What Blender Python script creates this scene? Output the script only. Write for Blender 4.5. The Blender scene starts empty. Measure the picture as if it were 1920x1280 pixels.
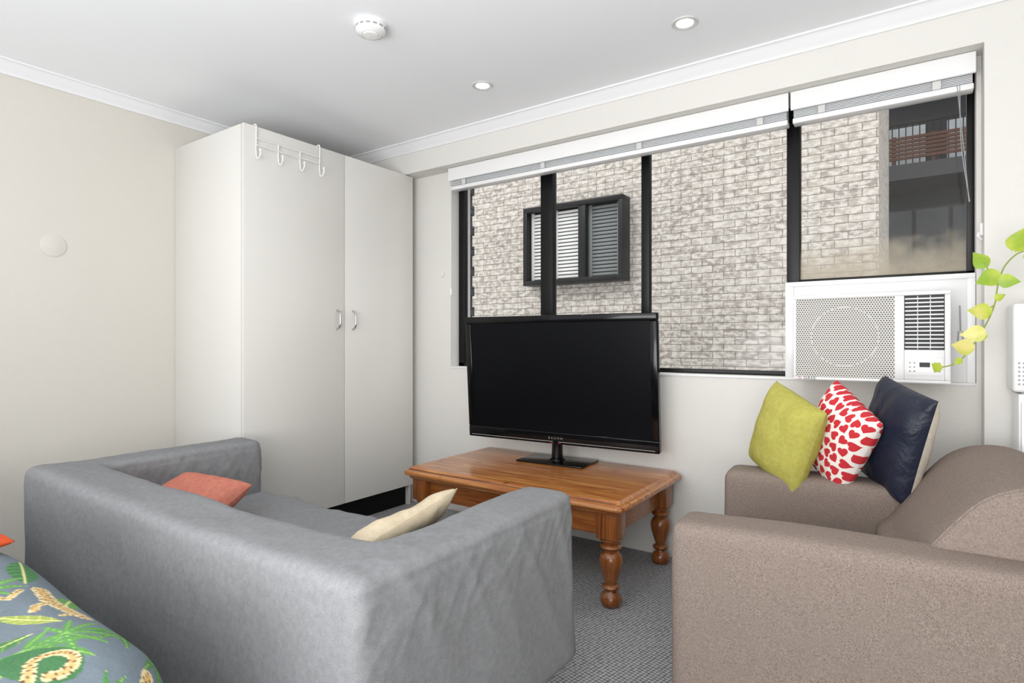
import bpy, bmesh, math, random
import numpy as np
from mathutils import Vector, Matrix, noise
random.seed(3)
C = bpy.context.scene.collection
sc = bpy.context.scene
sc.view_settings.view_transform = 'Standard'
R = math.radians

def lin(h):
    if isinstance(h, tuple): return (*h, 1)
    o = []
    for i in (0, 2, 4):
        v = int(h[i:i+2], 16)/255
        o.append(v/12.92 if v <= .04045 else ((v+.055)/1.055)**2.4)
    return (*o, 1)

# ---------------------------------------------------------------- materials
class NT:
    def __init__(s, name):
        s.m = bpy.data.materials.new(name); s.m.use_nodes = True
        s.t = s.m.node_tree; s.n = s.t.nodes; s.l = s.t.links
        s.b = s.n['Principled BSDF']; s.out = s.n['Material Output']
    def new(s, typ, **kw):
        n = s.n.new(typ)
        for k, v in kw.items(): setattr(n, k, v)
        return n
    def put(s, sock, v):
        if isinstance(v, bpy.types.NodeSocket): s.l.new(v, sock)
        else: sock.default_value = v
    def M(s, op, a, b=None, c=None):
        n = s.new('ShaderNodeMath', operation=op)
        s.put(n.inputs[0], a)
        if b is not None: s.put(n.inputs[1], b)
        if c is not None: s.put(n.inputs[2], c)
        return n.outputs[0]
    def coord(s, kind='Object', scale=(1, 1, 1), rot=(0, 0, 0)):
        tc = s.new('ShaderNodeTexCoord'); mp = s.new('ShaderNodeMapping')
        s.l.new(tc.outputs[kind], mp.inputs[0]); mp.inputs['Scale'].default_value = scale
        mp.inputs['Rotation'].default_value = rot
        return mp.outputs[0]
    def noise(s, vec, scale, detail=4, rough=.5, dist=0):
        n = s.new('ShaderNodeTexNoise'); s.l.new(vec, n.inputs['Vector'])
        n.inputs['Scale'].default_value = scale; n.inputs['Detail'].default_value = detail
        n.inputs['Roughness'].default_value = rough; n.inputs['Distortion'].default_value = dist
        return n.outputs['Fac']
    def ramp(s, fac, stops):
        n = s.new('ShaderNodeValToRGB'); s.l.new(fac, n.inputs[0])
        e = n.color_ramp.elements
        while len(e) < len(stops): e.new(.5)
        for i, (p, c) in enumerate(stops): e[i].position = p; e[i].color = lin(c)
        return n.outputs[0]
    def mix(s, f, a, b, mode='MIX'):
        n = s.new('ShaderNodeMix', data_type='RGBA', blend_type=mode)
        s.put(n.inputs[0], f); s.put(n.inputs[6], a); s.put(n.inputs[7], b)
        return n.outputs[2]
    def bump(s, h, strength, dist=.01, prev=None):
        n = s.new('ShaderNodeBump'); s.l.new(h, n.inputs['Height'])
        n.inputs['Strength'].default_value = strength; n.inputs['Distance'].default_value = dist
        if prev is not None: s.l.new(prev, n.inputs['Normal'])
        return n.outputs[0]

def simple(name, col, rough=.5, metal=0, spec=.5, var=.06, vs=6, bump=0, bs=200, bd=.002, emis=None):
    t = NT(name); c = t.coord()
    f = t.noise(c, vs, 3)
    base = lin(col)
    a = tuple(min(1, x*(1-var)) for x in base[:3])+(1,); b = tuple(min(1, x*(1+var)) for x in base[:3])+(1,)
    t.l.new(t.mix(f, a, b), t.b.inputs['Base Color'])
    t.b.inputs['Roughness'].default_value = rough; t.b.inputs['Metallic'].default_value = metal
    t.b.inputs['Specular IOR Level'].default_value = spec
    if bump: t.l.new(t.bump(t.noise(c, bs, 2), bump, bd), t.b.inputs['Normal'])
    if emis:
        t.b.inputs['Emission Color'].default_value = lin(emis[0]); t.b.inputs['Emission Strength'].default_value = emis[1]
    return t.m

def fabric(name, col, col2, ws=500, fold=.5, fs=7, weave=.35, lo=.36, hi=.64, mids=60, mw=.4):
    t = NT(name); c = t.coord()
    fine = t.noise(c, ws, 1); mid = t.noise(c, mids, 3)
    f = t.M('ADD', t.M('MULTIPLY', fine, 1-mw), t.M('MULTIPLY', mid, mw))
    t.l.new(t.ramp(f, [(lo, col), (hi, col2)]), t.b.inputs['Base Color'])
    t.b.inputs['Roughness'].default_value = .95; t.b.inputs['Specular IOR Level'].default_value = .12
    n1 = t.bump(t.noise(t.coord(scale=(1, 1, .45)), fs, 2, .45, .8), fold, .02)
    n2 = t.bump(fine, weave, .0015, n1)
    t.l.new(n2, t.b.inputs['Normal'])
    return t.m

def wallmat(name, col, bump=.25):
    t = NT(name); c = t.coord()
    base = lin(col); f = t.noise(c, 1.5, 3)
    t.l.new(t.mix(f, tuple(x*.97 for x in base[:3])+(1,), tuple(min(1, x*1.02) for x in base[:3])+(1,)), t.b.inputs['Base Color'])
    t.b.inputs['Roughness'].default_value = .7; t.b.inputs['Specular IOR Level'].default_value = .25
    t.l.new(t.bump(t.noise(c, 130, 2, .4), bump, .003), t.b.inputs['Normal'])
    return t.m

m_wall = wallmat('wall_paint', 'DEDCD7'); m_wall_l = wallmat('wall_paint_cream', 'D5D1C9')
m_ceil = wallmat('ceiling_paint', 'F6F8FB', .02); m_trim = simple('cornice_paint', 'EDEEF0', .5, var=.01)
m_white = simple('white_plastic', 'E8E8E8', .35, var=.01)
m_whiteg = simple('white_gloss', 'EEEEEE', .25, var=.01)
m_lam = simple('wardrobe_laminate', 'DFDDD8', .35, var=.012, vs=2)
m_black = simple('black_aluminium', '0A0A0B', .4, spec=.3, var=.1)
m_blackmat = simple('black_kickboard', '0B0B0C', .6, spec=.2)
m_gloss = simple('gloss_black', '08080A', .12, spec=.3, var=.05)
m_screen = simple('screen_black', '0B0C10', .3, spec=.1, var=.08, vs=3)
m_chrome = simple('brushed_chrome', 'C8C8C8', .25, metal=1, var=.03)
m_gray = simple('grey_plastic', '9A9C9E', .5)
m_lgray = simple('pale_grey_plastic', 'CFCFCD', .5)
m_dgray = simple('dark_grey_vent', '3A3C40', .6)
m_glow = simple('lamp_glow', 'FFFFFF', .5, emis=('FFFDF8', 4))
m_text = simple('logo_grey', '8A8A8E', .4, metal=.3)
m_textk = simple('logo_black', '1A1A1A', .5)
m_textr = simple('logo_red', 'C02828', .5)
m_cord = simple('cord_white', 'E8E8E6', .6)

def glassmat(name, dirty=False):
    t = NT(name); t.n.remove(t.b)
    tr = t.new('ShaderNodeBsdfTransparent'); gl = t.new('ShaderNodeBsdfGlossy'); gl.inputs['Roughness'].default_value = .02
    c = t.coord(); f = t.noise(c, 2, 3)
    mx = t.new('ShaderNodeMixShader'); t.put(mx.inputs[0], t.M('MULTIPLY', f, .015))
    t.l.new(tr.outputs[0], mx.inputs[1]); t.l.new(gl.outputs[0], mx.inputs[2])
    o = mx.outputs[0]
    if dirty:
        d = t.new('ShaderNodeBsdfDiffuse'); d.inputs[0].default_value = lin('C0B6A4')
        sp = t.new('ShaderNodeSeparateXYZ'); t.l.new(c, sp.inputs[0])
        g = t.M('SUBTRACT', 1.0, t.M('MULTIPLY', t.M('SUBTRACT', sp.outputs[2], 1.36), 6.0))
        g = t.M('ADD', g, t.M('MULTIPLY', t.M('SUBTRACT', t.noise(c, 12, 5), .5), 1.2))
        mr = t.new('ShaderNodeClamp'); t.put(mr.inputs[0], t.M('MULTIPLY', g, .6)); mr.inputs[2].default_value = .55
        m2 = t.new('ShaderNodeMixShader'); t.put(m2.inputs[0], t.M('ADD', mr.outputs[0], t.M('MULTIPLY', f, .04)))
        t.l.new(o, m2.inputs[1]); t.l.new(d.outputs[0], m2.inputs[2]); o = m2.outputs[0]
    t.l.new(o, t.out.inputs[0]); return t.m
m_glass = glassmat('window_glass'); m_glassd = glassmat('window_glass_hazy', True)

def carpet():
    t = NT('carpet_grey'); c = t.coord(rot=(0, 0, R(12)))
    v = t.new('ShaderNodeTexVoronoi'); v.inputs['Scale'].default_value = 75; v.inputs['Randomness'].default_value = .15; t.l.new(c, v.inputs[0])
    n = t.noise(c, 60, 3)
    f = t.M('ADD', t.M('MULTIPLY', v.outputs['Distance'], .9), t.M('MULTIPLY', n, .35))
    t.l.new(t.ramp(f, [(.22, 'BFBFC0'), (.78, '575859')]), t.b.inputs['Base Color'])
    t.b.inputs['Roughness'].default_value = 1; t.b.inputs['Specular IOR Level'].default_value = .1
    t.l.new(t.bump(t.M('SUBTRACT', 1.0, f), .8, .006), t.b.inputs['Normal'])
    return t.m
m_carpet = carpet()

def brick(name, c1, c2, mort, light=None):
    t = NT(name); tc = t.new('ShaderNodeTexCoord'); sp = t.new('ShaderNodeSeparateXYZ'); t.l.new(tc.outputs['Object'], sp.inputs[0])
    cb = t.new('ShaderNodeCombineXYZ'); t.put(cb.inputs[0], t.M('ADD', sp.outputs[0], sp.outputs[1])); t.l.new(sp.outputs[2], cb.inputs[1])
    nz = t.new('ShaderNodeTexNoise'); nz.inputs['Scale'].default_value = 9; t.l.new(tc.outputs['Object'], nz.inputs['Vector'])
    va = t.new('ShaderNodeVectorMath', operation='MULTIPLY_ADD'); t.l.new(nz.outputs['Color'], va.inputs[0])
    va.inputs[1].default_value = (.012, .012, 0); t.l.new(cb.outputs[0], va.inputs[2])
    b = t.new('ShaderNodeTexBrick'); t.l.new(va.outputs[0], b.inputs['Vector'])
    b.inputs['Scale'].default_value = 1; b.inputs['Brick Width'].default_value = .235; b.inputs['Row Height'].default_value = .079
    b.inputs['Mortar Size'].default_value = .005; b.inputs['Mortar Smooth'].default_value = .3
    b.inputs['Color1'].default_value = lin(c1); b.inputs['Color2'].default_value = lin(c2); b.inputs['Mortar'].default_value = lin(mort)
    st = t.new('ShaderNodeMapping'); st.inputs['Scale'].default_value = (5, 5, 9); t.l.new(tc.outputs['Object'], st.inputs[0])
    n1 = t.noise(st.outputs[0], 2.6, 5, .65)
    col = b.outputs['Color']
    if light:
        inb = t.M('SUBTRACT', 1.0, t.M('MULTIPLY', b.outputs['Fac'], .8))
        fac = t.ramp(n1, [(.43, '000000'), (.57, 'F0F0F0')])
        col = t.mix(t.M('MULTIPLY', fac, inb), col, lin(light))
        n2 = t.noise(tc.outputs['Object'], .45, 3)
        col = t.mix(t.ramp(n2, [(.35, '484848'), (.65, '000000')]), col, lin('9A9084'))
    t.l.new(col, t.b.inputs['Base Color']); t.b.inputs['Roughness'].default_value = .9
    h = t.M('ADD', t.M('MULTIPLY', b.outputs['Fac'], -1.0), t.M('MULTIPLY', n1, .5))
    t.l.new(t.bump(h, .45, .012), t.b.inputs['Normal'])
    return t.m
m_brick = brick('pale_brick', 'C2BAAF', '9C938A', '80786F', 'E2DDD5')
m_brickd = brick('dark_brick', '45464A', '5A5B60', '2C2C2E')
m_char = simple('charcoal_render', '2A2C31', .8, var=.2, vs=1)
m_conc = simple('concrete_slab', '4C4D51', .85, var=.1)

def wood(name, c1, c2, c3, axis=0, planks=True):
    t = NT(name); sc_ = [22, 22, 22]; sc_[axis] = 1.3
    c = t.coord(scale=tuple(sc_))
    n = t.noise(c, 1.6, 6, .65, 1.6)
    col = t.ramp(n, [(.32, c1), (.5, c2), (.68, c3)])
    if planks:
        o = t.coord(); sp = t.new('ShaderNodeSeparateXYZ'); t.l.new(o, sp.inputs[0])
        yy = t.M('MULTIPLY', sp.outputs[1], 8.6)
        wn = t.new('ShaderNodeTexWhiteNoise', noise_dimensions='1D'); t.put(wn.inputs['W'], t.M('FLOOR', yy))
        col = t.mix(t.M('MULTIPLY', wn.outputs['Value'], .5), col, lin('844418'))
        fr = t.M('FRACT', yy)
        ln = t.M('LESS_THAN', fr, .035)
        col = t.mix(t.M('MULTIPLY', ln, .75), col, lin('3E1806'))
        v = t.new('ShaderNodeTexVoronoi'); v.inputs['Scale'].default_value = 5.5; t.l.new(o, v.inputs[0])
        kn = t.ramp(v.outputs['Distance'], [(.06, 'D0D0D0'), (.13, '000000')])
        col = t.mix(kn, col, lin('421806'))
    t.l.new(col, t.b.inputs['Base Color'])
    t.b.inputs['Roughness'].default_value = .28; t.b.inputs['Coat Weight'].default_value = .3
    t.b.inputs['Coat Roughness'].default_value = .15
    t.l.new(t.bump(n, .08, .004), t.b.inputs['Normal'])
    return t.m
m_wood = wood('pine_top', '7E4216', 'B06C32', 'D09C5A')
m_woodleg = wood('pine_leg', '58290C', '80481E', '96592A', 2, False)
m_woodrail = wood('pine_rail', '683410', '905224', 'A86C36', 0, False)

# ---------------------------------------------------------------- mesh helpers
def finish(ob, mat, parent=None, smooth=True, angle=40):
    if mat is not None:
        for m in (mat if isinstance(mat, (list, tuple)) else [mat]): ob.data.materials.append(m)
    if smooth:
        for p in ob.data.polygons: p.use_smooth = True
        if angle < 180:
            try: ob.data.set_sharp_from_angle(angle=R(angle))
            except Exception: pass
    C.objects.link(ob)
    if parent is not None: ob.parent = parent
    return ob

def tag(ob, label=None, category=None, kind=None, group=None):
    if label: ob['label'] = label
    if category: ob['category'] = category
    if kind: ob['kind'] = kind
    if group: ob['group'] = group
    return ob

def thing(name, label, category, loc, rz=0, group=None):
    e = bpy.data.objects.new(name, None); e.empty_display_size = .1
    e.location = loc; e.rotation_euler = (0, 0, rz); C.objects.link(e)
    return tag(e, label, category, None, group)

def bm_box(bm, b, bev=0, seg=2):
    x0, x1, y0, y1, z0, z1 = b
    r = bmesh.ops.create_cube(bm, size=1)
    for v in r['verts']:
        v.co = Vector(((x0+x1)/2+v.co.x*(x1-x0), (y0+y1)/2+v.co.y*(y1-y0), (z0+z1)/2+v.co.z*(z1-z0)))
    if bev:
        es = list({e for v in r['verts'] for e in v.link_edges})
        bmesh.ops.bevel(bm, geom=es, offset=bev, segments=seg, affect='EDGES', profile=.5)

def boxes(name, bl, mat, parent=None, bev=0, seg=2):
    bm = bmesh.new()
    for b in bl: bm_box(bm, b, bev, seg)
    me = bpy.data.meshes.new(name); bm.to_mesh(me); bm.free()
    return finish(bpy.data.objects.new(name, me), mat, parent, smooth=bool(bev))

def box(name, b, mat, parent=None, bev=0, seg=2): return boxes(name, [b], mat, parent, bev, seg)

def from_data(name, vs, fs, mat, parent=None, smooth=True, angle=40):
    me = bpy.data.meshes.new(name); me.from_pydata([tuple(v) for v in vs], [], fs); me.update()
    return finish(bpy.data.objects.new(name, me), mat, parent, smooth, angle)

def lathe(name, prof, mat, parent=None, loc=(0, 0, 0), n=32, axis='Z', angle=40):
    vs, fs = [], []
    for r, z in prof:
        for i in range(n):
            a = 2*math.pi*i/n; vs.append((r*math.cos(a), r*math.sin(a), z))
    k = len(prof)
    for j in range(k-1):
        for i in range(n):
            fs.append((j*n+i, j*n+(i+1) % n, (j+1)*n+(i+1) % n, (j+1)*n+i))
    fs.append(tuple(range(n))[::-1]); fs.append(tuple((k-1)*n+i for i in range(n)))
    o = from_data(name, vs, fs, mat, parent, True, angle); o.location = loc
    return o

def extrude_profile(name, prof, a, b, mapf, mat, parent=None, angle=40):
    n = len(prof)
    vs = [mapf(p, q, a) for p, q in prof]+[mapf(p, q, b) for p, q in prof]
    fs = [(i, (i+1) % n, n+(i+1) % n, n+i) for i in range(n)]+[tuple(range(n))[::-1], tuple(range(n, 2*n))]
    me = bpy.data.meshes.new(name); me.from_pydata(vs, [], fs)
    bm = bmesh.new(); bm.from_mesh(me); bmesh.ops.recalc_face_normals(bm, faces=bm.faces); bm.to_mesh(me); bm.free()
    return finish(bpy.data.objects.new(name, me), mat, parent, True, angle)

def tubes(name, paths, rad, mat, parent=None, res=4):
    cu = bpy.data.curves.new(name, 'CURVE'); cu.dimensions = '3D'; cu.bevel_depth = rad; cu.bevel_resolution = res; cu.use_fill_caps = True
    for p in paths:
        s = cu.splines.new('BEZIER'); s.bezier_points.add(len(p)-1)
        for i, q in enumerate(p):
            s.bezier_points[i].co = q; s.bezier_points[i].handle_left_type = s.bezier_points[i].handle_right_type = 'AUTO'
        s.resolution_u = 8
    t = bpy.data.objects.new('tmp', cu); C.objects.link(t)
    dg = bpy.context.evaluated_depsgraph_get(); me = bpy.data.meshes.new_from_object(t.evaluated_get(dg)); me.name = name
    bpy.data.objects.remove(t)
    return finish(bpy.data.objects.new(name, me), mat, parent, True, 60)

def text(name, s, size, loc, mat, parent, rot=(R(90), 0, 0), space=1.2):
    cu = bpy.data.curves.new(name, 'FONT'); cu.body = s; cu.size = size; cu.extrude = .0004; cu.align_x = 'CENTER'; cu.space_character = space
    t = bpy.data.objects.new('tmp', cu); C.objects.link(t)
    dg = bpy.context.evaluated_depsgraph_get(); me = bpy.data.meshes.new_from_object(t.evaluated_get(dg)); me.name = name
    bpy.data.objects.remove(t)
    me.materials.clear()
    o = finish(bpy.data.objects.new(name, me), mat, parent, False); o.location = loc; o.rotation_euler = rot
    return o

def soft(name, bl, mat, parent, voxel=.015, smooth=10, deform=None, bev=.03):
    bm = bmesh.new()
    for b in bl: bm_box(bm, b, min(bev, .45*min(b[1]-b[0], b[3]-b[2], b[5]-b[4])), 3)
    me = bpy.data.meshes.new('t'); bm.to_mesh(me); bm.free()
    t = bpy.data.objects.new('tmp', me); C.objects.link(t)
    m = t.modifiers.new('r', 'REMESH'); m.mode = 'VOXEL'; m.voxel_size = voxel
    m2 = t.modifiers.new('s', 'SMOOTH'); m2.iterations = smooth; m2.factor = .5
    dg = bpy.context.evaluated_depsgraph_get(); nm = bpy.data.meshes.new_from_object(t.evaluated_get(dg)); nm.name = name
    bpy.data.objects.remove(t)
    if deform:
        ns = [v.normal.copy() for v in nm.vertices]
        for v, n in zip(nm.vertices, ns): v.co = deform(v.co.copy(), n)
        nm.update()
    return finish(bpy.data.objects.new(name, nm), mat, parent, True, 180)

def pillow(name, label, w, h, t, loc, rot, mats, cat='cushion', n=44, wr=.006, seed=0, group=None, pinch=.05, ribs=0):
    vs, fs, uv, mi = [], [], [], []
    for side in (-1, 1):
        for j in range(n+1):
            for i in range(n+1):
                u = 2*i/n-1; v = 2*j/n-1
                x = w/2*u*(1-pinch*(1-v*v)-.03*v*v*u*u); z = h/2*v*(1-pinch*(1-u*u)-.03*v*v*u*u)
                k = max(0, (1-u**4)*(1-v**4))
                th = t/2*(k**.5)*(.72+.28*(1-u*u)*(1-v*v))
                nz = noise.noise(Vector((x*7+seed*3.1, z*7, side*5.0+seed)))*wr*2+noise.noise(Vector((x*20+seed, z*13, side*3.0)))*wr
                edge = min(1, (1-max(abs(u), abs(v)))*6)
                an = math.atan2(v, u); nz += .35*wr*math.sin(an*34+seed)*(1-edge)*min(1, k*4)
                if ribs: nz += .0025*math.sin(u*ribs*math.pi)
                vs.append((x, side*(th+nz*edge*1.0+.001), z)); uv.append((i/n, j/n))
    N = (n+1)**2
    for s in (0, 1):
        for j in range(n):
            for i in range(n):
                a = s*N+j*(n+1)+i; q = (a, a+1, a+n+2, a+n+1)
                fs.append(q if s == 0 else q[::-1]); mi.append(s if len(mats) > 1 else 0)
    bd = [i for i in range(n+1)]+[j*(n+1)+n for j in range(1, n+1)]+[n*(n+1)+i for i in range(n-1, -1, -1)]+[j*(n+1) for j in range(n-1, 0, -1)]
    for k in range(len(bd)):
        a, b = bd[k], bd[(k+1) % len(bd)]; fs.append((b, a, a+N, b+N)); mi.append(0)
    me = bpy.data.meshes.new(name); me.from_pydata(vs, [], fs); me.update()
    ul = me.uv_layers.new(name='UVMap')
    for l in me.loops: ul.data[l.index].uv = uv[l.vertex_index]
    for p, m in zip(me.polygons, mi): p.material_index = m
    o = finish(bpy.data.objects.new(name, me), mats, None, True, 180)
    o.location = loc; o.rotation_euler = rot
    return tag(o, label, cat, None, group)

# ================================================================= ROOM
XL = -3.43; Y1 = 2.73; Y2 = 2.85; ZC = 2.36; XR = 1.5; YB = -1.6
WX0, WX1, WZ0, WZ1 = -2.462, .19, .92, 2.174
S = lambda o: tag(o, kind='structure')
S(box('floor', (XL-.1, XR+.1, YB, 3.05, -.1, 0), m_carpet))
S(box('ceiling', (XL-.1, XR+.1, YB, 3.05, ZC, ZC+.1), m_ceil))
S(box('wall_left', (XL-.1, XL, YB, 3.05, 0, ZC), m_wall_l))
S(box('wall_right', (XR, XR+.1, YB, 3.05, 0, ZC), m_wall))
S(boxes('wall_window', [(XL, WX0, Y2, 3.05, 0, ZC), (WX0, WX1, Y2, 3.05, 0, WZ0), (WX0, WX1, Y2, 3.05, WZ1, ZC),
                        (WX1, XR, Y2, 3.05, 0, ZC)], m_wall))
S(box('trim_1', (XL, .205, Y1, Y2-.001, WZ1, ZC), m_wall))
S(box('trim_2', (.205, XR, Y1, Y2-.001, 0, ZC), m_wall))
cp = [(0, -.056), (.008, -.056), (.012, -.048), (.022, -.04), (.045, -.02), (.052, -.012), (.06, -.008), (.066, -.008), (.066, 0), (0, 0)]
S(extrude_profile('trim_3', cp, XL+.001, XR-.001, lambda p, q, s: (s, Y1-.0005-p, ZC-.0005+q), m_trim))
S(extrude_profile('trim_4', cp, YB, Y1-.07, lambda p, q, s: (XL+.0005+p, s, ZC-.0005+q), m_trim))

def f(x0, x1, z0, z1, y0=2.93, y1=2.97): return (x0, x1, y0, y1, z0, z1)
win = S(boxes('window_1', [f(WX0, WX0+.045, WZ0, WZ1), f(WX1-.025, WX1, 1.345, WZ1), f(WX0, -.484, WZ0+.001, WZ0+.022), f(WX0, WX1, WZ1-.03, WZ1),
        f(-1.827, -1.746, WZ0, WZ1, 2.925, 2.975), f(-1.2, -1.156, WZ0, WZ1, 2.93, 2.97), f(-.49, -.436, WZ0, WZ1, 2.925, 2.98), f(-.45, WX1, 1.345, 1.362)], m_black, bev=.002))
for a, b, z, m in ((WX0+.04, -1.8, WZ0+.02, m_glass), (-1.76, -1.19, WZ0+.02, m_glass), (-1.17, -.48, WZ0+.02, m_glass), (-.445, WX1-.02, 1.35, m_glassd)):
    box('glass_pane', (a, b, 2.948, 2.952, z, WZ1-.02), m, win)
S(box('trim_5', (WX0+.001, WX1-.001, Y2-.004, 2.93, WZ0-.012, WZ0-.0005), m_white, bev=.002))

# ================================================================= OUTSIDE
nb = thing('brick_building', 'neighbouring building with pale whitewashed brick wall', 'building', (-5, 6.5, -1))
def rel(e, b):
    l = e.location; return (b[0]-l.x, b[1]-l.x, b[2]-l.y, b[3]-l.y, b[4]-l.z, b[5]-l.z)
box('brick_wall', rel(nb, (-11, -.29, 6.5, 9, -1, 7)), m_brick, nb)
wb = thing('boxed_window', None, None, (0, 0, 0)); wb.parent = nb
wb.location = (.81, -.22, 2.80)
boxes('window_frame', [(0, 1.39, 0, .215, 0, .06), (0, 1.39, 0, .215, .94, 1.0), (0, .06, 0, .215, .06, .94), (1.33, 1.39, 0, .215, .06, .94),
     (.80, .90, .01, .08, .06, .94), (.36, .41, .03, .08, .06, .94)], m_black, wb, .004)
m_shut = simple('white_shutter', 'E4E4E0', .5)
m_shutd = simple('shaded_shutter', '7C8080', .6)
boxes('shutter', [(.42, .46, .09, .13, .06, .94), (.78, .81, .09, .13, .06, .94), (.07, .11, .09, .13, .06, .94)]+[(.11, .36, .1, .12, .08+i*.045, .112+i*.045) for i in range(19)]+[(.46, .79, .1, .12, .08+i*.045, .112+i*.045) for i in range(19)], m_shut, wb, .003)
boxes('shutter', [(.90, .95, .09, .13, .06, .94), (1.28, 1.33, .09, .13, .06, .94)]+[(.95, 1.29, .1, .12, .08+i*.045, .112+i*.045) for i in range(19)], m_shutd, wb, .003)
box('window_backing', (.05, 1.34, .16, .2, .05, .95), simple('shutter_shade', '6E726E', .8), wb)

pier = tag(box('brick_pier', (-3.4, -2.9, 3.25, 3.62, -1, 5), m_brickd), 'dark grey brick pier outside the window', 'pier')
boxes('pier_quoin', [(-2.905, -2.885, 3.24, 3.63, z*.16, z*.16+.075) for z in range(-5, 30)], m_brickd, pier, .004)

ap = thing('apartment_block', 'dark charcoal apartment block with slatted balcony', 'building', (1.5, 12, -1))
box('facade', rel(ap, (-3, 9, 12, 14, -1, 10)), m_char, ap)
box('balcony_slab', rel(ap, (-.6, 2.2, 11, 12, 3.62, 3.86)), m_conc, ap)
box('balcony_slab', rel(ap, (-.6, 2.2, 11, 12, 6.0, 6.3)), m_conc, ap)
m_slat = simple('timber_slats', '5E3E32', .7, var=.2)
boxes('balcony_screen', [rel(ap, (-.35, .72, 11.02, 11.05, 3.94+i*.062, 3.985+i*.062)) for i in range(6)]+[rel(ap, (x, x+.04, 11.05, 11.08, 3.86, 4.32)) for x in (-.3, .2, .66)], m_slat, ap)
boxes('balcony_railing', [rel(ap, (-.5, 2.2, 11.1, 11.12, 4.5, 4.53))]+[rel(ap, (-.5+i*.09, -.485+i*.09, 11.1, 11.115, 3.86, 4.5)) for i in range(30)], m_black, ap)
boxes('window_pane', [rel(ap, (-.38, .13, 11.95, 11.99, 4.0, 4.72)), rel(ap, (.42, .75, 11.95, 11.99, 4.0, 4.72))], simple('bright_pane', 'A9B0B4', .4, var=.2), ap)
boxes('lower_glazing', [rel(ap, (-.5+i*.5, -.06+i*.5, 11.96, 11.99, 1.3, 3.3)) for i in range(5)], simple('dim_pane', '3F444A', .5, var=.4, vs=2), ap)
S(box('ground', (-14, 12, 3.1, 16, -1.1, -1), m_conc))

# ================================================================= BLINDS
m_slatw = simple('blind_slat', 'E4E6E8', .4, var=.01)
def blind(x0, x1, label):
    e = thing('venetian_blind', label, 'blind', ((x0+x1)/2, 2.83, 2.03), 0, 'raised window blinds'); L = (x1-x0)/2
    box('head_rail', (-L+.004, L-.004, -.02, .03, .098, .143), m_white, e, .002)
    box('valance', (-L, L, -.045, -.03, .062, .142), m_whiteg, e, .004, 3)
    boxes('slats', [(-L+.01, L-.01, -.026, .026, .034+i*.0062, .0365+i*.0062) for i in range(10)], m_slatw, e)
    box('bottom_rail', (-L+.006, L-.006, -.03, .028, .006, .03), m_whiteg, e, .005)
    k = max(2, int(2*L/.42))
    for i in range(k):
        x = -L+.12+i*(2*L-.24)/(k-1)
        box('bracket', (x-.014, x+.014, -.036, -.0305, .028, .061), m_lgray, e, .002)
    return e
b1 = blind(-2.43, -.46, 'long white venetian blind raised at the window head')
b2 = blind(-.452, .186, 'short white venetian blind raised above the air conditioner')
tubes('pull_cord', [[(-.96, -.04, .03), (-.958, -.045, -.3), (-.962, -.04, -.62)]], .0018, m_cord, b1)
lathe('cord_tassel', [(.003, 0), (.008, .01), (.006, .04), (.002, .045)], m_white, b1, (-.962, -.04, -.66), 12)
tubes('pull_cord', [[(.27, -.03, .03), (.275, -.03, -.2), (.30, -.03, -.42)], [(.262, -.03, .03), (.285, -.03, -.25), (.298, -.03, -.42)]], .0015, m_gray, b2)
tag(tubes('cord_cleat', [[(.2, 2.78, 1.46), (.19, 2.77, 1.475), (.2, 2.78, 1.49)], [(.2, 2.775, 1.475), (.2, 2.775, 1.52)]], .006, m_white), 'small white blind cord cleat on the window pier', 'cleat')

# ================================================================= WARDROBE
W = thing('wardrobe', 'tall cream laminate two-door wardrobe on black kickboard', 'wardrobe', (-3.08, 2.197, 0))
wx0, wx1, wy0, wy1, wt = XL+.002-W.location.x, -2.76-W.location.x, 1.605-W.location.y, 2.79-W.location.y, 2.165
boxes('body', [(wx0, wx1, wy0, wy0+.018, .0, wt), (wx0, wx1, wy1-.018, wy1, .0, wt), (wx0, wx1, wy0+.018, wy1-.018, wt-.018, wt),
               (wx0, wx1, wy0+.018, wy1-.018, .13, .148), (wx0, wx0+.01, wy0+.018, wy1-.018, .148, wt-.018)], m_lam, W, .0015)
box('kickboard', (wx1-.05, wx1-.03, wy0+.018, wy1-.018, .0, .13), m_blackmat, W)
ym = 2.229-W.location.y
for y0, y1, hy in ((wy0+.002, ym-.0022, ym-.056), (ym+.0022, wy1-.002, ym+.056)):
    d = box('door', (wx1+.004, wx1+.022, y0, y1, .135, wt+.002), m_lam, W, .0015)
    tubes('handle', [[(wx1+.022, hy, 1.15), (wx1+.047, hy, 1.165), (wx1+.054, hy, 1.205), (wx1+.047, hy, 1.245), (wx1+.022, hy, 1.26)]], .0055, m_chrome, d)
hx = -2.738
hk = thing('coat_hook_rack', 'white wire over-door rack with four hooks', 'hook rack', (hx, 1.86, 2.0))
ps = []
for z in (.07, .105): ps.append([(.008, -.19, z), (.008, 0, z), (.008, .19, z)])
for y in (-.19, -.065, .065, .19):
    top = .174
    if abs(y) > .1: ps.append([(-.03, y, top-.003), (.0, y, top+.001), (.006, y, top-.004), (.008, y, .1), (.008, y, .03), (.02, y, .0), (.042, y, .012), (.046, y, .035)])
    else: ps.append([(.008, y, .105), (.008, y, .03), (.02, y, .0), (.042, y, .012), (.046, y, .035)])
tubes('wire_frame', ps, .0036, m_whiteg, hk)
for y in (-.19, -.065, .065, .19):
    lathe('hook_knob', [(.001, -.008), (.006, -.005), (.008, 0), (.006, .005), (.001, .008)], m_whiteg, hk, (.046, y, .038), 10)

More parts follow.
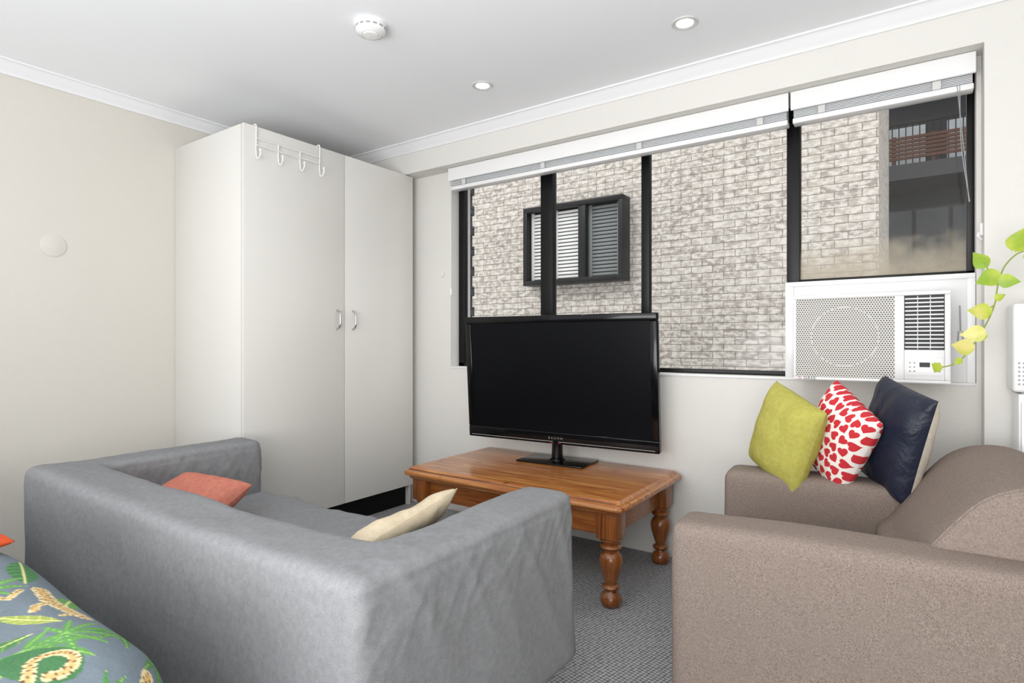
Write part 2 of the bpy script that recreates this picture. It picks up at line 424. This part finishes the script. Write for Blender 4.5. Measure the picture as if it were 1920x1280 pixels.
cpn = tag(lathe('wall_cover_plate', [(.054, 0), (.054, .003), (.050, .005), (.001, .005)], m_wall_l), 'round blank cover plate painted cream on wall', 'cover plate')
cpn.location = (XL, 1.044, 1.545); cpn.rotation_euler = (0, R(90), 0)
tag(box('wall_hook', (-2.53, -2.515, 2.835, 2.85, 1.50, 1.53), m_white, None, .004), 'tiny white adhesive hook on wall beside window', 'hook')

# ================================================================= CEILING FITTINGS
sm = thing('smoke_alarm', 'round white ceiling smoke alarm', 'smoke alarm', (-1.806, 1.60, ZC))
lathe('base_plate', [(.064, 0), (.064, -.012), (.06, -.014), (.001, -.014)], m_whiteg, sm)
lathe('housing', [(.06, -.014), (.06, -.03), (.055, -.038), (.035, -.045), (.033, -.043), (.03, -.043), (.028, -.048), (.001, -.05)], m_whiteg, sm)
for i in range(14):
    a = i*math.pi/7; o = box('vent_slot', (-.008, .008, -.0008, .0008, -.026, -.019), m_gray, sm); o.location = (.0602*math.cos(a), .0602*math.sin(a), 0); o.rotation_euler = (0, 0, a+math.pi/2)
def downlight(x, y):
    e = thing('downlight', 'round recessed white ceiling downlight, switched on', 'downlight', (x, y, ZC), 0, 'ceiling downlights')
    lathe('trim_ring', [(.034, -.001), (.036, -.003), (.05, -.005), (.053, -.002), (.053, 0), (.034, 0)], m_lgray, e)
    lathe('lamp_lens', [(.034, -.0005), (.034, -.002), (.001, -.003)], m_glow, e)
    l = bpy.data.lights.new('lamp', 'SPOT'); l.energy = 10; l.spot_size = R(120); l.spot_blend = .8; l.shadow_soft_size = .03
    lo = bpy.data.objects.new('lamp', l); lo.location = (0, 0, -.03); lo.parent = e; C.objects.link(lo)
downlight(-1.78, 2.303); downlight(-.763, 2.315)

# ================================================================= AIR CONDITIONER
AC = thing('air_conditioner', 'white window air conditioner with perforated grille', 'air conditioner', (-.1615, 2.79, .92))
box('body', (-.262, .262, -.05, .065, .002, .348), m_white, AC, .006)
def perf():
    t = NT('perforated_grille'); c = t.coord(); sp = t.new('ShaderNodeSeparateXYZ'); t.l.new(c, sp.inputs[0])
    p = .0095
    rz = t.M('DIVIDE', sp.outputs[2], p*.866); row = t.M('FLOOR', rz)
    xs = t.M('ADD', t.M('DIVIDE', sp.outputs[0], p), t.M('MULTIPLY', t.M('MODULO', t.M('ADD', row, 100.0), 2.0), .5))
    fx = t.M('SUBTRACT', t.M('FRACT', xs), .5); fz = t.M('MULTIPLY', t.M('SUBTRACT', t.M('FRACT', rz), .5), .866)
    d = t.M('SQRT', t.M('ADD', t.M('MULTIPLY', fx, fx), t.M('MULTIPLY', fz, fz)))
    hole = t.M('LESS_THAN', d, .34)
    t.l.new(t.mix(hole, lin('DAD7D2'), lin('504E4A')), t.b.inputs['Base Color']); t.b.inputs['Roughness'].default_value = .5
    t.l.new(t.bump(t.M('SUBTRACT', 1.0, hole), .5, .002), t.b.inputs['Normal']); return t.m
boxes('front_panel', [(-.2685, .2685, -.07, -.05, 0, .012), (-.2685, .2685, -.07, -.05, .338, .353), (-.2685, -.257, -.07, -.05, .012, .338), (.25, .2685, -.07, -.05, .012, .338),
      (.092, .124, -.07, -.05, .012, .338), (.124, .25, -.07, -.05, .012, .128)], m_white, AC, .003)
box('intake_grille', (-.257, .092, -.064, -.052, .012, .338), perf(), AC)
tubes('fan_ring', [[(-.08+.12*math.cos(a), -.0632, .18+.12*math.sin(a)) for a in [i*math.pi/12 for i in range(25)]]], .0016, m_lgray, AC)
box('outlet_cavity', (.124, .25, -.053, -.05, .128, .338), m_dgray, AC)
vl = []
for i in range(13): vl.append((.126, .248, -.068, -.053, .136+i*.0155, .1415+i*.0155))
boxes('vent_louvre', vl+[(.165, .168, -.06, -.053, .13, .336), (.205, .208, -.06, -.053, .13, .336)], m_white, AC, .001)
box('control_panel', (.13, .245, -.0725, -.069, .03, .1), m_whiteg, AC, .003)
box('display', (.172, .205, -.074, -.072, .062, .08), m_textk, AC)
for i in range(3):
    for x in (.142, .156, .22, .234):
        lathe('button', [(.0035, 0), (.003, .0015), (.0005, .002)], m_gray, AC, (x, -.0724, .046+i*.016), 10).rotation_euler = (R(90), 0, 0)
text('brand_lettering', 'GREE', .017, (-.205, -.0705, .0025), m_textk, AC)
text('brand_emblem', 'G', .015, (-.243, -.0705, .0025), m_textr, AC)
pnl = thing('window_infill_panel', 'white infill panel around the air conditioner', 'panel', (-.15, 2.865, .92))
box('board', (-.334, .338, -.004, .012, .0, .425), m_white, pnl, .002)
boxes('border', [(-.334, .338, -.012, -.003, .405, .425), (-.334, -.30, -.012, -.003, 0, .405), (.312, .338, -.012, -.003, 0, .405)], m_whiteg, pnl, .002)
tubes('latch_cord', [[(.29, -.012, .3), (.292, -.015, .2)], [(.286, -.014, .2), (.284, -.014, .16)], [(.298, -.014, .2), (.3, -.014, .16)]], .002, m_gray, pnl)
tag(box('plastic_tray', (-.36, -.25, 2.76, 2.83, 1.274, 1.29), m_glass, None, .004), 'small clear plastic tray on the air conditioner', 'tray')

# ================================================================= COFFEE TABLE
T = thing('coffee_table', 'honey pine coffee table with turned legs', 'coffee table', (-1.54, 2.465, 0))
def slab(name, hx_, hy_, rc, prof, mat):
    vs, fs = [], []; n = 8; ring = 4*(n+1)
    for ins, z in prof:
        for q, (sx, sy) in enumerate(((1, 1), (-1, 1), (-1, -1), (1, -1))):
            for i in range(n+1):
                a = q*math.pi/2+i*math.pi/2/n
                r = max(.002, rc-ins)
                vs.append((sx*(hx_-ins-r)+r*math.cos(a), sy*(hy_-ins-r)+r*math.sin(a), z))
    k = len(prof)
    for j in range(k-1):
        for i in range(ring): fs.append((j*ring+i, j*ring+(i+1) % ring, (j+1)*ring+(i+1) % ring, (j+1)*ring+i))
    fs.append(tuple(range(ring))[::-1]); fs.append(tuple((k-1)*ring+i for i in range(ring)))
    return from_data(name, vs, fs, mat, T, True, 30)
hx_, hy_ = .6, .366
slab('table_top', hx_, hy_, .04, [(.034, .385), (.026, .39), (.02, .402), (.014, .406), (.0, .409), (-.003, .417), (0, .427), (.008, .431), (.018, .433), (.022, .439), (.03, .445), (.04, .446)], m_wood)
ax_, ay_ = hx_-.085, hy_-.085
boxes('apron', [(-ax_, ax_, -ay_-.012, -ay_+.01, .285, .39), (-ax_, ax_, ay_-.01, ay_+.012, .285, .39), (-ax_-.012, -ax_+.01, -ay_, ay_, .285, .39), (ax_-.01, ax_+.012, -ay_, ay_, .285, .39)], m_woodrail, T, .002)
legp = [(.018, 0), (.027, .004), (.033, .02), (.034, .035), (.028, .05), (.018, .06), (.017, .066), (.026, .072), (.029, .08), (.026, .087), (.019, .092), (.0185, .098),
        (.026, .125), (.034, .16), (.037, .185), (.035, .205), (.027, .22), (.021, .226), (.021, .231), (.031, .237), (.034, .244), (.031, .251), (.024, .256), (.024, .262), (.034, .268), (.036, .274), (.03, .28), (.03, .284)]
legp = [(r*1.3, z) for r, z in legp]
for sx in (-1, 1):
    for sy in (-1, 1):
        l = lathe('leg', legp, m_woodleg, T, (sx*ax_, sy*ay_, 0), 28, angle=50)
        box('leg_block', (-.046, .046, -.046, .046, .28, .388), m_woodleg, l, .004)

# ================================================================= TELEVISION
TV = thing('television', 'black flat-screen television on glass stand', 'television', (-1.56, 2.665, .446), R(4))
box('stand_base', (-.19, .19, -.11, .11, 0.0005, .009), m_gloss, TV, .003)
lathe('stand_neck', [(.045, .009), (.04, .015), (.03, .02), (.028, .11), (.028, .12)], m_gloss, TV)
sd = thing('screen_unit', None, None, (0, 0, .095)); sd.parent = TV; sd.rotation_euler = (R(4), 0, R(0))
w2, hh = .553, .679
boxes('bezel', [(-w2, w2, -.02, .022, 0, .062), (-w2, w2, -.02, .022, hh-.038, hh), (-w2, -w2+.038, -.02, .022, .062, hh-.038), (w2-.038, w2, -.02, .022, .062, hh-.038)], m_gloss, sd, .005, 3)
box('screen', (-w2+.036, w2-.036, -.014, .0, .06, hh-.036), m_screen, sd)
box('rear_housing', (-w2+.01, w2-.01, .0, .03, .01, hh-.01), m_blackmat, sd, .006)
box('rear_cover', (-.3, .3, .03, .06, .03, .4), m_blackmat, sd, .012)
box('trim_strip', (-w2+.02, w2-.02, -.0215, -.0195, .012, .0145), m_gray, sd)
text('brand_lettering', 'BAUHN', .018, (0, -.0212, .026), m_text, sd, space=1.6)
box('standby_light', (-.03, .03, -.0212, -.0195, .004, .007), m_textr, sd)

# ================================================================= GREY SOFA
m_sofa = fabric('grey_cotton_cover', '7B7C7E', '8E8F91', 500, .2, 5, .15)
SF = thing('sofa', 'low grey slipcovered two-seat sofa seen from behind', 'sofa', (-1.748, 1.135, 0))
sx0, sx1, sy0, sy1 = -.902, .902, -.415, .415
zt = .628
def ridge(v): return (1-abs(noise.noise(v))*2.2)
def def_body(co, n):
    x, y, z = co.x, co.y, co.z
    o = co.copy()
    if y < sy0+.24:
        co.z -= .022*max(0, 1-(x/.75)**2)*max(0, (z-.35)/.27)
        co.y += .018*math.cos(x*2.0)*max(0, z-.3)/.3
    fl = max(0, (.35-z))*.06
    co.x += fl*(1 if n.x > .5 else -1 if n.x < -.5 else 0); co.y += fl*(1 if n.y > .5 else -1 if n.y < -.5 else 0)
    a = noise.noise(o*3.2)*.010
    side = max(0, 1-abs(n.z)*1.3)
    h = x*.9+y*1.1
    rr = ridge(Vector((h*4.5+z*3, z*1.6, 3.0)))
    a += side*.006*max(0, rr-.5)*(1.6 if n.x > .5 else .35)
    r2 = ridge(Vector((h*14-z*10, z*4, 8.0)))
    a += side*.006*max(0, r2-.6)*max(0, 1-abs(z-.53)/.14)*(1.6 if n.x > .5 else .3)
    a += (1-side)*.003*max(0, ridge(Vector((x*5, y*9, 1.0)))-.5)
    if z > .5 and n.x > .35: a -= .003*math.exp(-((z-.597)/.006)**2)
    return co+n*a
soft('frame_cover', [(sx0, sx1, sy0, sy0+.20, .12, zt), (sx0, sx0+.175, sy0, sy1, .12, zt), (sx1-.175, sx1, sy0, sy1, .12, zt), (sx0+.1, sx1-.1, sy0+.1, sy1-.02, .12, .3)],
            m_sofa, SF, .009, 12, def_body, .028)
def def_seat(co, n):
    return co+n*(noise.noise(co*4+Vector((9, 2, 1)))*.014+.008*max(0, ridge(Vector((co.x*9, co.y*3, 2)))-.4))
soft('seat_cushion', [(sx0+.185, sx1-.185, sy0+.19, sy1+.0, .29, .405)], m_sofa, SF, .012, 8, def_seat, .03)
for x in (sx0+.1, sx1-.1):
    for y in (sy0+.1, sy1-.1): lathe('leg', [(.018, 0), (.02, .01), (.026, .13), (.026, .135)], m_blackmat, SF, (x, y, 0), 16)
pillow('cushion', 'coral orange ribbed cushion on the grey sofa', .40, .36, .14, (-2.22, 1.06, .462), (R(-62), R(0), R(6)), [fabric('coral_fabric', 'B66A5A', 'CB8674', 500, .4, 10)], seed=2, ribs=16)
pillow('cushion', 'cream beige cushion leaning on sofa arm', .54, .34, .11, (-1.195, 1.03, .510),
       (Matrix.Rotation(R(11), 4, 'X')@Matrix.Rotation(R(50), 4, 'Y')@Matrix.Rotation(R(90), 4, 'Z')).to_euler(), [fabric('cream_fabric', 'BBAC92', 'CDC0A8', 500, .5, 8)], seed=5, wr=.009)

# ================================================================= ARMCHAIR
m_taupe = fabric('taupe_weave', '6B5F57', '9C8E85', 650, .0, 3, .3, .34, .66, 220, .3)
A = thing('armchair', 'taupe woven fabric armchair with rolled back', 'armchair', (-.56, 1.56, 0), R(4))
def d_arm(co, n): return co+n*(noise.noise(co*3)*.006)
soft('arm', [(0, .86, 0, .185, .06, .586)], m_taupe, A, .012, 10, d_arm, .03)
soft('arm', [(0, .86, .745, .93, .06, .586)], m_taupe, A, .012, 10, d_arm, .03)
soft('seat', [(.03, .7, .187, .743, .08, .28), (.015, .66, .187, .743, .27, .43)], m_taupe, A, .012, 10, d_arm, .03)
prof = [(.56, .12), (.50, .42), (.545, .50), (.60, .585), (.65, .655), (.70, .71), (.76, .742), (.83, .75), (.89, .735), (.94, .70), (.965, .65), (.965, .58), (.94, .50), (.93, .12)]
def back_profile(y0, y1, name):
    cx, cz = .80, .5
    sl = [(y0, .92), (y0+.005, .96), (y0+.014, .99), (y0+.026, 1)]
    sl = sl+[(y0+.03+(y1-y0-.06)*i/10, 1) for i in range(1, 10)]+[(y1-.03, 1), (y1-.016, .985), (y1-.006, .95), (y1, .90)]
    pr = []
    N = len(prof)
    for i in range(N):
        p0, p1, p2, p3 = [Vector(prof[(i+k-1) % N]) for k in range(4)]
        for j in range(4):
            t = j/4
            if i in (0, N-1, N-2): q = p1.lerp(p2, t)
            else: q = .5*((2*p1)+(-p0+p2)*t+(2*p0-5*p1+4*p2-p3)*t*t+(-p0+3*p1-3*p2+p3)*t**3)
            pr.append(q)
    n = len(pr); vs = []; fs = []
    for y, s in sl:
        for q in pr: vs.append((cx+(q.x-cx)*s, y, cz+(q.y-cz)*s if q.y > cz else q.y))
    for j in range(len(sl)-1):
        for i in range(n): fs.append((j*n+i, j*n+(i+1) % n, (j+1)*n+(i+1) % n, (j+1)*n+i))
    fs.append(tuple(range(n))[::-1]); fs.append(tuple((len(sl)-1)*n+i for i in range(n)))
    me = bpy.data.meshes.new(name); me.from_pydata(vs, [], fs)
    bm = bmesh.new(); bm.from_mesh(me); bmesh.ops.recalc_face_normals(bm, faces=bm.faces); bm.to_mesh(me); bm.free()
    return finish(bpy.data.objects.new(name, me), m_taupe, A, True, 45), pr
bk, pr = back_profile(.12, .81, 'backrest')
sp_ = [(.80+(q.x-.80)*.99, .134, .5+(q.y-.5)*.99) for q in pr if q.y > .56]
tubes('backrest_piping', [sp_], .003, m_taupe, A, 3)
for x in (.06, .8):
    for y in (.07, .86): lathe('leg', [(.02, 0), (.025, .062), (.025, .07)], m_blackmat, A, (x, y, 0), 14)

m_lime = fabric('lime_fabric', 'A6A04A', 'BBB664', 500, .4, 9)
m_cream2 = fabric('oatmeal_fabric', 'C2B8A8', 'D4CCBF', 500, .3, 9)
t = NT('navy_leather'); c = t.coord(); v = t.noise(c, 5, 3)
t.l.new(t.ramp(v, [(.3, '141827'), (.7, '22283A')]), t.b.inputs['Base Color']); t.b.inputs['Roughness'].default_value = .42
t.b.inputs['Specular IOR Level'].default_value = .35
t.l.new(t.bump(t.noise(c, 8, 4, .6, 1), .5, .02), t.b.inputs['Normal']); m_navy = t.m
def hearts():
    t = NT('heart_print'); uv = t.coord('UV', (8.5, 8.5, 1)); sp = t.new('ShaderNodeSeparateXYZ'); t.l.new(uv, sp.inputs[0])
    row = t.M('FLOOR', sp.outputs[1]); xs = t.M('ADD', sp.outputs[0], t.M('MULTIPLY', t.M('MODULO', row, 2.0), .5))
    cx = t.M('FLOOR', xs); fx = t.M('SUBTRACT', t.M('FRACT', xs), .5); fy = t.M('SUBTRACT', t.M('FRACT', sp.outputs[1]), .5)
    cb = t.new('ShaderNodeCombineXYZ'); t.put(cb.inputs[0], cx); t.put(cb.inputs[1], row)
    wn = t.new('ShaderNodeTexWhiteNoise', noise_dimensions='3D'); t.l.new(cb.outputs[0], wn.inputs['Vector'])
    a = t.M('MULTIPLY', wn.outputs['Value'], 6.283); co = t.M('COSINE', a); si = t.M('SINE', a)
    X = t.M('DIVIDE', t.M('SUBTRACT', t.M('MULTIPLY', fx, co), t.M('MULTIPLY', fy, si)), .46)
    Y = t.M('DIVIDE', t.M('ADD', t.M('MULTIPLY', fx, si), t.M('MULTIPLY', fy, co)), .44)
    k = t.M('SUBTRACT', t.M('ADD', t.M('MULTIPLY', Y, 1.15), .3), t.M('MULTIPLY', t.M('SQRT', t.M('ABSOLUTE', X)), .75))
    d = t.M('ADD', t.M('MULTIPLY', X, X), t.M('MULTIPLY', k, k))
    h = t.M('LESS_THAN', d, .95)
    t.l.new(t.mix(h, lin('EDE6E0'), lin('C42A34')), t.b.inputs['Base Color']); t.b.inputs['Roughness'].default_value = .9
    t.l.new(t.bump(t.noise(t.coord(), 12, 3), .3, .02), t.b.inputs['Normal']); return t.m
m_heart = hearts()
g = 'cushions on the armchair arm'
def rot(yaw, roll, pitch): return (Matrix.Rotation(R(yaw), 4, 'Z')@Matrix.Rotation(R(roll), 4, 'Y')@Matrix.Rotation(R(pitch), 4, 'X')).to_euler()
pillow('cushion', 'lime green cotton cushion standing on armchair arm', .31, .35, .17, (-.408, 2.41, .717), rot(-46, 18, -8), [m_lime], seed=8, group=g)
pillow('cushion', 'white cushion printed with red hearts', .29, .335, .15, (-.232, 2.42, .730), rot(-52, 28, -8), [m_heart], seed=11, group=g, wr=.004)
pillow('cushion', 'navy leather cushion with oatmeal reverse', .32, .385, .15, (-.06, 2.43, .742), rot(-60, 12, -8), [m_navy, m_cream2], seed=14, group=g)

# ================================================================= BED
B = thing('bed', 'bed with grey jungle-print duvet', 'bed', (-1.9, -.3, 0))
r_ = .12; x0_ = -.975-r_; y0_ = .485-r_; zt_ = .60
us = np.concatenate([np.arange(-2.95, -2.05, .03), np.arange(-2.05, x0_+.5, .0028)])
vs_ = np.concatenate([np.arange(-1.25, .06, .03), np.arange(.06, y0_+.5, .0028)])
U, V = np.meshgrid(us, vs_)
ex = np.maximum(U-x0_, 0); ey = np.maximum(V-y0_, 0); L = np.hypot(ex, ey)+1e-9
ang = np.minimum(L/r_, math.pi/2)
hor = r_*np.sin(ang); drop = r_*(1-np.cos(ang))+np.maximum(L-r_*math.pi/2, 0)
X = np.minimum(U, x0_)+hor*ex/L; Y = np.minimum(V, y0_)+hor*ey/L; Z = zt_-drop
Z += .010*np.sin(U*5.1+1)*np.cos(V*6.3)+.006*np.sin(U*13+V*9); X += .01*np.sin(V*14)*(drop > .1); Y += .012*np.sin(U*12)*np.minimum(drop*6, 1)
Z = np.maximum(Z, .08)
U = U/.955; V = V/.955     # print scale
col = np.zeros(U.shape+(3,)); L3 = lambda h: np.array(lin(h)[:3]); col[:] = L3('626F79')
def ell(cx, cy, a, b, th):
    dx = U-cx; dy = V-cy; c_, s_ = math.cos(th), math.sin(th); p = (dx*c_+dy*s_)/a; q = (-dx*s_+dy*c_)/b
    return p, q
def paint(m, h): col[m] = L3(h)
rng = random.Random(11)
def leafs(cx, cy, R0, n, spread, th0, h1, h2, wd=.11):
    for i in range(n):
        th = th0-spread/2+spread*i/(n-1); ln = R0*(1-.3*abs(i/(n-1)-.5)*2)
        p, q = ell(cx+ln/2*math.cos(th), cy+ln/2*math.sin(th), ln/2, ln*wd, th)
        m = (np.abs(q) < (1-np.abs(p)**1.8)) & (np.abs(p) < 1); paint(m, h1)
        paint(m & (np.abs(q) < .1), h2)
def banana(cx, cy, a, b, th, h1='4E8A3C', h2='B8C860'):
    p, q = ell(cx, cy, a, b, th); m = (np.abs(q) < 1-np.abs(p)**2) & (np.abs(p) < 1); paint(m, h1)
    paint(m & (np.abs(np.sin((p*a*130)+np.abs(q)*2.5)) < .22), h2); paint(m & (np.abs(q) < .08), 'D8D890')
def spotted(path, wd, base='D6C699'):
    m = np.zeros(U.shape, bool); mo = m.copy()
    for (a, b) in zip(path[:-1], path[1:]):
        for t_ in np.linspace(0, 1, 14):
            cx = a[0]+(b[0]-a[0])*t_; cy = a[1]+(b[1]-a[1])*t_; d2 = (U-cx)**2+(V-cy)**2
            m |= d2 < wd*wd; mo |= d2 < (wd*.5)**2
    paint(m, base); paint(mo, 'C9A566')
    s1 = (np.sin(U*420+3*np.sin(V*90))*np.sin(V*420+3*np.cos(U*80))) > .5
    paint(m & s1, '5A3A1E')
greens = ['3C7434', '4E8A3A', '2C6238', '5E9040']
for k in range(26):
    cx = rng.uniform(-2.1, -.6); cy = rng.uniform(-.1, .9); th = rng.uniform(0, 6.28); typ = rng.random()
    if typ < .45: leafs(cx, cy, rng.uniform(.08, .12), 7, 3.6, th, rng.choice(greens), '8FB45C')
    elif typ < .9: banana(cx, cy, rng.uniform(.05, .08), rng.uniform(.018, .03), th, rng.choice(greens), '84A850')
    else:
        for j in range(4):
            p, q = ell(cx+rng.uniform(-.03, .03), cy+rng.uniform(-.03, .03), .011, .008, th+j); paint(p*p+q*q < 1, 'D9963A')
banana(-1.62, .44, .09, .03, 2.9, '2F6A38', '5E9A4C'); leafs(-1.54, .35, .09, 7, 4, 2.6, '4E8A3A', '8FB45C')
spotted([(-1.50, .40), (-1.47, .375), (-1.50, .35), (-1.46, .335), (-1.49, .31)], .007)
spotted([(-1.50, .435), (-1.43, .43), (-1.36, .44), (-1.30, .45)], .016)
spotted([(-1.42, .44), (-1.405, .40), (-1.38, .39)], .009); spotted([(-1.33, .455), (-1.32, .42)], .009)
banana(-1.34, .37, .07, .018, .5, '93A246', 'C4C478')
leafs(-1.21, .385, .10, 9, 4.6, 1.0, '4F8C3C', '8CB85C', .085)
leafs(-1.20, .49, .08, 7, 3.6, 1.6, '2F6A38', '5E9A4C')
p, q = ell(-1.13, .325, .065, .045, .6); paint(p*p+q*q < 1, '2F6A38')
spotted([(-1.115+.028*math.cos(a), .338+.028*math.sin(a)) for a in np.linspace(-.5, 4.6, 12)]+[(-1.09, .30)], .009)
leafs(-1.02, .375, .08, 9, 4.2, .6, '3C7C34', '8FB45C', .09)
spotted([(-1.06, .47), (-1.03, .455), (-1.00, .43)], .013)
banana(-1.24, .29, .07, .022, 1.9, '3C7434', '6E9A4A')
ny, nx = U.shape
verts = np.stack([X-B.location.x, Y-B.location.y, Z], -1).reshape(-1, 3)
idx = np.arange(ny*nx).reshape(ny, nx)
faces = np.stack([idx[:-1, :-1], idx[:-1, 1:], idx[1:, 1:], idx[1:, :-1]], -1).reshape(-1, 4)
me = bpy.data.meshes.new('duvet'); me.from_pydata(verts.tolist(), [], faces.tolist()); me.update()
ca = me.color_attributes.new('print', 'FLOAT_COLOR', 'POINT')
ca.data.foreach_set('color', np.concatenate([col.reshape(-1, 3), np.ones((ny*nx, 1))], 1).astype(np.float32).ravel())
t = NT('jungle_print'); at = t.new('ShaderNodeVertexColor', layer_name='print')
c = t.coord(); t.l.new(t.mix(t.noise(c, 300, 2), at.outputs[0], t.mix(.08, at.outputs[0], lin('FFFFFF'))), t.b.inputs['Base Color'])
t.b.inputs['Roughness'].default_value = .9; t.b.inputs['Specular IOR Level'].default_value = .15
t.l.new(t.bump(t.noise(c, 9, 3, .5, .8), .35, .02), t.b.inputs['Normal'])
finish(bpy.data.objects.new('duvet', me), t.m, B, True, 180)
box('mattress', (-1.0, .84, -.9, .66, .26, .54), m_white, B, .04)
box('bed_base', (-.98, .82, -.88, .64, .0, .26), m_gray, B, .01)
pillow('cushion', 'small red orange cushion lying on the bed', .2, .2, .06, (-1.755, .32, .632), (R(84), 0, R(20)), [fabric('red_fabric', 'C8502E', 'D8603A')], seed=23)

# ================================================================= RIGHT EDGE
K = thing('storage_cabinet', 'slim white cabinet against the window pier', 'cabinet', (.55, 2.635, 0))
box('body', (-.27, .27, -.085, .09, 0, .905), m_white, K, .004)
box('door', (-.265, .265, -.1, -.086, .06, .88), m_whiteg, K, .006)
MW = thing('microwave_oven', 'white microwave with vent slots on the cabinet', 'microwave', (.55, 2.635, .905))
box('body', (-.285, .27, -.09, .09, .006, .302), m_white, MW, .01, 3)
boxes('vent', [(-.272+i*.012, -.266+i*.012, -.0915, -.0885, .03+j*.014, .036+j*.014) for i in range(5) for j in range(6)], m_gray, MW)
box('door', (-.15, .2, -.096, -.09, .04, .27), m_whiteg, MW, .003)
for fx_ in (-.245, .235):
    for fy_ in (-.055, .065): box('foot', (fx_-.015, fx_+.015, fy_-.015, fy_+.015, 0, .007), m_gray, MW)
P = thing('potted_pothos', 'potted golden pothos with trailing yellow-green vine', 'plant', (.55, 2.62, 1.208))
lathe('pot', [(.045, 0), (.06, .01), (.075, .13), (.08, .13), (.08, .15), (.07, .15), (.065, .13), (.001, .125)], m_white, P)
def loc(p): return (p[0]-.55, p[1]-2.62, p[2]-1.208)
vine = [(.55, 2.6, 1.33), (.47, 2.55, 1.43), (.38, 2.5, 1.40), (.33, 2.49, 1.365), (.288, 2.48, 1.372), (.248, 2.48, 1.342), (.224, 2.48, 1.28), (.212, 2.48, 1.2), (.182, 2.48, 1.118), (.147, 2.48, 1.053), (.112, 2.48, 1.007), (.06, 2.49, .988)]
tubes('vine', [[loc(p) for p in vine], [loc(q) for q in ((.224, 2.48, 1.28), (.2, 2.475, 1.31), (.185, 2.47, 1.34))], [loc(q) for q in ((.212, 2.48, 1.2), (.195, 2.475, 1.185), (.185, 2.47, 1.17))]],
      .0022, simple('vine_stem', '8A9A3A', .5), P, 3)
t = NT('pothos_leaf'); t.l.new(t.ramp(t.noise(t.coord(), 9, 3), [(.35, '8CAC30'), (.5, 'B8C442'), (.66, 'DED280')]), t.b.inputs['Base Color'])
t.b.inputs['Roughness'].default_value = .4; t.b.inputs['Subsurface Weight'].default_value = .1; m_leaf = t.m
lv, lf = [], []
def leaf(p, size, ang, yaw=0, curl=.3):
    base = len(lv); n = 12; q = loc(p)
    Mx = Matrix.Translation(q)@Matrix.Rotation(yaw, 4, 'Z')@Matrix.Rotation(ang, 4, 'Y')
    for i in range(n+1):
        s = i/n
        wv = .95*math.sin(math.pi*min(1, s**.62))*(1-s*.35)*.5 if i else 0.03
        off = -.12*math.exp(-s*8)
        for k in (-1, -.5, 0, .5, 1):
            x = wv*k; z = s+(off*(abs(k))); yy = curl*(abs(k)*wv)*.5-curl*.5*s*s
            lv.append(tuple(Mx@Vector((x*size, yy*size, z*size))))
    for i in range(n):
        for k in range(4):
            a = base+i*5+k; lf.append((a, a+1, a+6, a+5))
for p, s, a, y in (((.262, 2.47, 1.378), .075, R(20), .3), ((.19, 2.47, 1.33), .06, R(-40), .2), ((.222, 2.47, 1.30), .07, R(-115), .1), ((.225, 2.47, 1.28), .055, R(100), -.2),
                   ((.2, 2.47, 1.178), .065, R(-85), .2), ((.185, 2.47, 1.108), .066, R(-95), -.2), ((.155, 2.47, 1.058), .066, R(-80), .3), ((.07, 2.48, .985), .04, R(-60), .5),
                   ((.30, 2.47, 1.37), .055, R(160), .2), ((.17, 2.475, 1.09), .03, R(70), .3), ((.125, 2.475, 1.02), .028, R(-130), .3), ((.215, 2.475, 1.22), .03, R(60), .3),
                   ((.36, 2.5, 1.38), .07, R(30), .4), ((.45, 2.55, 1.43), .08, R(-20), .4), ((.52, 2.6, 1.35), .09, R(40), .2), ((.56, 2.62, 1.34), .09, R(-40), 1.2)):
    leaf(p, s, a, y)
from_data('leaves', lv, lf, m_leaf, P, True, 180)

# ================================================================= LIGHT
w = bpy.data.worlds.new('World'); sc.world = w; w.use_nodes = True
bg = w.node_tree.nodes['Background']; bg.inputs[0].default_value = (.97, .985, 1, 1); bg.inputs[1].default_value = 1.4
def area(name, loc_, rot_, sx, sy, e, col_=(1, 1, 1)):
    l = bpy.data.lights.new(name, 'AREA'); l.shape = 'RECTANGLE'; l.size = sx; l.size_y = sy; l.energy = e; l.color = col_
    o = bpy.data.objects.new(name, l); o.location = loc_; o.rotation_euler = rot_; C.objects.link(o)
    o['kind'] = 'structure'
area('room_fill_light', (-.6, -1.2, 1.9), (R(70), 0, R(10)), 2.6, 1.2, 20, (1, .99, .98))  # added fill lamp behind the camera, not a fitting of the room
area('ceiling_fill_light', (-.5, -.7, .9), (R(144), 0, R(12)), 2.4, 1.2, 80, (1, .995, .99))  # added unseen lamp aimed upward to brighten the ceiling
sun = bpy.data.lights.new('sun', 'SUN'); sun.energy = .95; sun.angle = R(20)
so = bpy.data.objects.new('sun', sun); so.rotation_euler = (R(50), 0, R(-20)); C.objects.link(so)

cam = bpy.data.cameras.new('camera'); cam.lens = 36*1090/1920; cam.sensor_width = 36; cam.clip_start = .02
co_ = bpy.data.objects.new('camera', cam); co_.location = (0, 0, 1.08); co_.rotation_euler = (R(90), 0, R(34.8)); C.objects.link(co_)
sc.camera = co_
